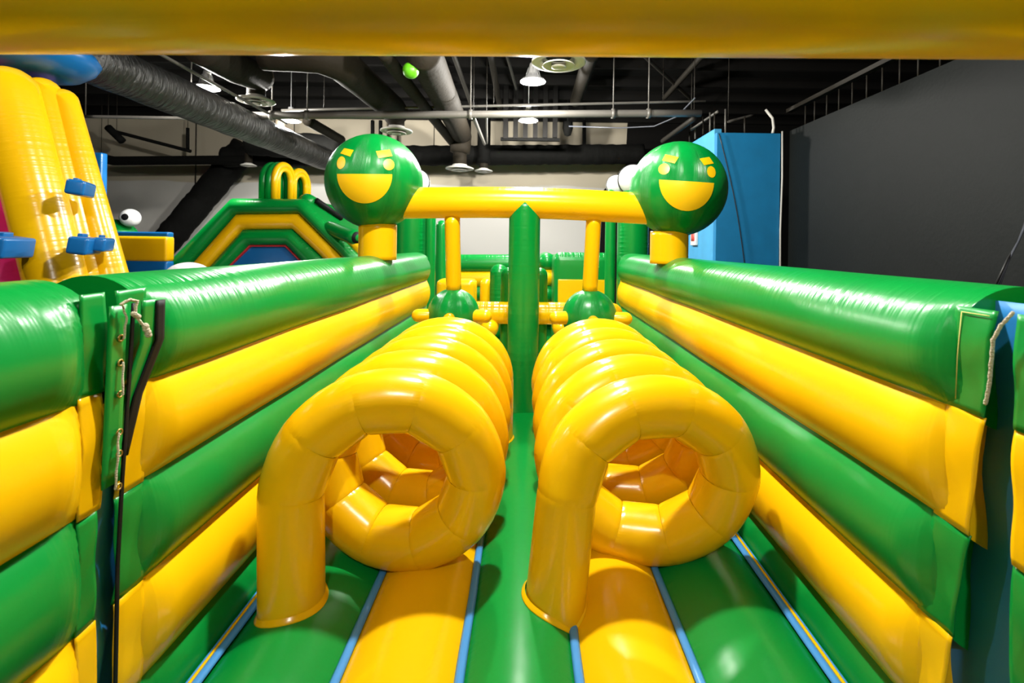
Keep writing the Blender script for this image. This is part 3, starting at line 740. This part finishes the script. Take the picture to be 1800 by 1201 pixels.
# ---- slide front at left: nested trapezoid bands
DS = 8.4
def band(outer, inner, d0, dep, mat, name, parent, bulge=.05):
    """band between two polylines (pixel), inflated"""
    n = len(outer); K = 8; W = 10; m_ = MB(); vs = []; fs = []
    O = []; I = []
    for i in range(n-1):
        for k in range(K+(1 if i == n-2 else 0)):
            O.append(at(*outer[i], d0).lerp(at(*outer[i+1], d0), k/K)); I.append(at(*inner[i], d0).lerp(at(*inner[i+1], d0), k/K))
    L = len(O); pk = []; us = []; acc = 0
    for i in range(L):
        if i: acc += (O[i]-O[i-1]).length
        for j in range(W+1):
            f = j/W; vs.append(O[i].lerp(I[i], f)+V(0, -bulge*math.sin(PI*f)**.6, 0)); pk.append(.5*math.exp(-(min(f, 1-f)*5)**2)); us.append(acc)
        vs.append(I[i]+V(0, dep, 0)); vs.append(O[i]+V(0, dep, 0)); pk += [0, 0]; us += [0, 0]
    Q = W+3
    for i in range(L-1):
        for j in range(Q): fs.append((i*Q+j, i*Q+(j+1) % Q, (i+1)*Q+(j+1) % Q, (i+1)*Q+j))
    fs.append(tuple(range(Q))); fs.append(tuple((L-1)*Q+j for j in range(Q)))
    return m_.add(vs, fs, pk, us).build(name, mat, parent, True, 50)
t = thing('slide_front', (at(460, 500, DS).x, DS, 0), 'green and yellow nested trapezoid front of an inflatable slide with blue centre', 'inflatable slide')
o1 = [(262, 520), (300, 458), (408, 349), (534, 350), (634, 452), (690, 520)]
o2 = [(300, 520), (336, 466), (415, 377), (526, 376), (602, 452), (650, 520)]
o3 = [(330, 520), (368, 470), (427, 404), (514, 403), (570, 456), (620, 520)]
o4 = [(365, 520), (399, 470), (438, 431), (503, 431), (531, 460), (580, 520)]
o5 = [(370, 520), (403, 470), (440, 434), (501, 434), (527, 460), (575, 520)]
band(o1, o2, DS, 1.6, 'green_vinyl', 'outer_band', t, .14); band(o2, o3, DS, .3, 'yellow_vinyl', 'middle_band', t, .10)
band(o3, o4, DS, .3, 'green_vinyl', 'inner_band', t, .10); band(o4, o5, DS+.02, .1, 'red_vinyl', 'red_edge', t, .02)
P = [at(x, y, DS+.06) for x, y in o5]
MB().add(P+[p+V(0, .2, 0) for p in P], [tuple(range(6)), tuple(range(11, 5, -1))]+[(i, (i+1) % 6, (i+1) % 6+6, i+6) for i in range(6)]).build('centre_panel', 'blue_vinyl', t, False)
MB().tube([at(540, 356, DS+.3), at(578, 378, DS+.9), at(612, 400, DS+1.5)], .16, 18, 'dome').build('side_tube', 'green_vinyl', t)
MB().tube([at(556, 352, DS+.25), at(600, 384, DS+.8)], .05, 10).build('black_band', 'black_vinyl', t)
q = at(600, 404, DS-.1); MB().tube([at(582, 402, DS), at(620, 416, DS-.3)], .13, 20, 'dome').build('roll', 'green_vinyl', t)
MB().tube([at(619, 416, DS-.3), at(629, 418, DS-.35)], .10, 16).build('roll_end', 'black_vinyl', t)
MB().tube(seg(at(612, 424, DS+.1), at(640, 446, DS+.1), 4), .09, 14, 'dome').build('yellow_roll', 'yellow_vinyl', t)
# twin hoops on its top, facing the lane
for k, (pxc, yt, dd) in enumerate(((499, 282, DS+.45), (527, 293, DS+1.05))):
    cB = at(pxc, 350, dd); zt = at(pxc, yt, dd).z; zb = cB.z-.02
    h = thing('top_hoop', (cB.x, dd, zb), ('nearer, taller' if k == 0 else 'farther, shorter')+' green and yellow hoop on the slide front', 'inflatable hoop')
    ex = V(.17, .985, 0); nx = V(.985, -.17, 0); HW = .29
    def hoop(inset, dy, r, mat, nm):
        R = HW-inset; z1 = zt-inset-r
        P = [V(0, 0, zb)-ex*R]+[-ex*R*math.cos(a)+V(0, 0, z1-R*1.15+R*1.15*math.sin(a)) for a in lin(0, PI, 22)]+[V(0, 0, zb)+ex*R]
        MB().tube([V(cB.x, dd, 0)+nx*dy+p for p in P], r, 14, 'flat', tuple(nx)).build(nm, mat, h)
    hoop(.03, -.10, .075, 'green_vinyl', 'green_hoop'); hoop(.03, -.22, .075, 'green_vinyl', 'green_hoop')
    hoop(.03, -.0, .055, 'yellow_vinyl', 'yellow_hoop'); hoop(.115, .0, .05, 'yellow_vinyl', 'yellow_hoop'); hoop(.15, -.2, .06, 'green_vinyl', 'green_hoop')

# ---- yellow climbing tower at left
DT = 4.6
t = thing('climbing_tower', (at(100, 500, DT).x, DT, 0), 'tall leaning yellow climbing tower with blue holds at the left', 'climbing tower')
def leaner(px0, py0, px1, py1, d_, w0, w1, nm, mat='yellow_vinyl'):
    a, b = at(px0, py0, d_), at(px1, py1, d_); n = 26
    return MB().tube(seg(a, b, n), [((w0+(w1-w0)*i/n)/2/FP*d_) for i in range(n+1)], 26, 'dome', None, False, lambda t_, a_, i: .14).build(nm, mat, t)
leaner(15, 160, 137, 640, DT-.35, 84, 86, 'column')
leaner(112, 178, 232, 640, DT+.0, 42, 62, 'column')
leaner(74, 165, 186, 640, DT-.08, 56, 84, 'panel')
leaner(-112, 140, 42, 640, DT-.2, 116, 122, 'panel', 'pink_vinyl')
leaner(70, 120, 78, 175, DT+.25, 36, 36, 'neck', 'purple_vinyl')
c = at(40, 106, DT)
MB().lathe([(0, -.14), (.26, -.14), (.43, -.10), (.53, -.02), (.57, .06), (.53, .13), (.37, .20), (0, .22)], c, 40).build('top_disc', 'blue_vinyl', t)
def hold(px, py, w_, h_, d_, rot=0):
    c = at(px, py, d_); hw, hh = w_/2/FP*d_, h_/2/FP*d_
    m_ = MB().box((-hw, -.16, -hh), (hw, .16, hh), .025)
    o = m_.build('climbing_hold', 'blue_vinyl'); o.matrix_world = Matrix.Translation(c)@Matrix.Rotation(rot, 4, 'Z')@Matrix.Rotation(.14, 4, 'Y')
    bpy.context.view_layer.update(); mw = o.matrix_world.copy(); o.parent = t; o.matrix_parent_inverse = t.matrix_world.inverted()
    e = MB().box((-hw*1.0, .0, hh*.6), (-hw*.4, .1, hh*1.35), .01).build('tab', 'blue_vinyl'); e.parent = o
hold(142, 332, 26, 26, DT-.45, .5); hold(150, 432, 28, 30, DT-.5, .4); hold(182, 430, 18, 24, DT-.35, .5); hold(12, 434, 40, 36, DT-.75, .2)
# inflatable box behind the tower
d_ = 8.0; a, b = at(196, 420, d_), at(292, 475, d_)
t = thing('striped_block', ((a.x+b.x)/2, d_, 0), 'blue and yellow striped inflatable block beside the yellow tower', 'inflatable block')
MB().box((a.x, d_, at(0, 452, d_).z-.04), (b.x, d_+.2, at(0, 412, d_).z), .05).build('yellow_layer', 'yellow_vinyl', t)
MB().box((a.x, d_+.05, at(0, 409, d_).z-.06), (b.x-.02, d_+.2, at(0, 404, d_).z), .03).build('blue_top', 'blue_vinyl', t)
MB().box((a.x, d_+.01, .0), (b.x, d_+.2, at(0, 448, d_).z-.06), .05).build('blue_layer', 'blue_vinyl', t)
tag(MB().box((at(150, 326, 9.2).x, 9.2, 0), tuple(at(178, 268, 9.2)+V(0, .15, 0)), .03).build('blue_post', 'blue_vinyl'), 'blue inflatable post just behind the yellow tower', 'inflatable column')
bp_ = bpy.data.objects['blue_post']
# frog head with white eye
d_ = 10.2; c = at(200, 422, d_)
t = thing('frog_head', (c.x, d_, 0), 'green frog shaped inflatable with a white ball eye behind the striped block', 'inflatable figure')
MB().ball(c, .44, 8, 0, .02).build('head', 'green_vinyl', t)
MB().tube(seg((c.x, d_, 0), (c.x, d_, c.z), 6), .38, 20).build('body', 'green_vinyl', t)
e = at(229, 383, d_-.1); r = 15.5/FP*d_
eb = MB().ball(e, r, 6, .2, .004).build('eye', 'white_vinyl', t)
def cap(c, r, dr, ang, name, mat, parent):
    dr = Vector(dr).normalized(); u_ = dr.orthogonal().normalized(); v_ = dr.cross(u_); vs = [Vector(c)+dr*r]; fs = []
    K, n = 4, 20
    for k in range(1, K+1):
        a = ang*k/K
        for j in range(n): vs.append(Vector(c)+(dr*math.cos(a)+(u_*math.cos(2*PI*j/n)+v_*math.sin(2*PI*j/n))*math.sin(a))*r*(1 if k < K else .97))
    for j in range(n): fs.append((0, 1+j, 1+(j+1) % n))
    for k in range(K-1):
        for j in range(n): fs.append((1+k*n+j, 1+(k+1)*n+j, 1+(k+1)*n+(j+1) % n, 1+k*n+(j+1) % n))
    return MB().add(vs, fs).build(name, mat, parent)
cap(e, r*1.02, (.15, -1, .05), .42, 'pupil', 'black_vinyl', eb)
# white dome peeping over the left wall
c = at(331, 486, 7.2)
tag(MB().ball(c, .30, 8, 0, .004, .7).tube([(c.x, c.y, 0), (c.x, c.y, c.z)], .27, 24).build('white_dome', 'white_vinyl'), 'white domed inflatable top peeping over the left wall', 'inflatable dome')
bpy.context.view_layer.update()
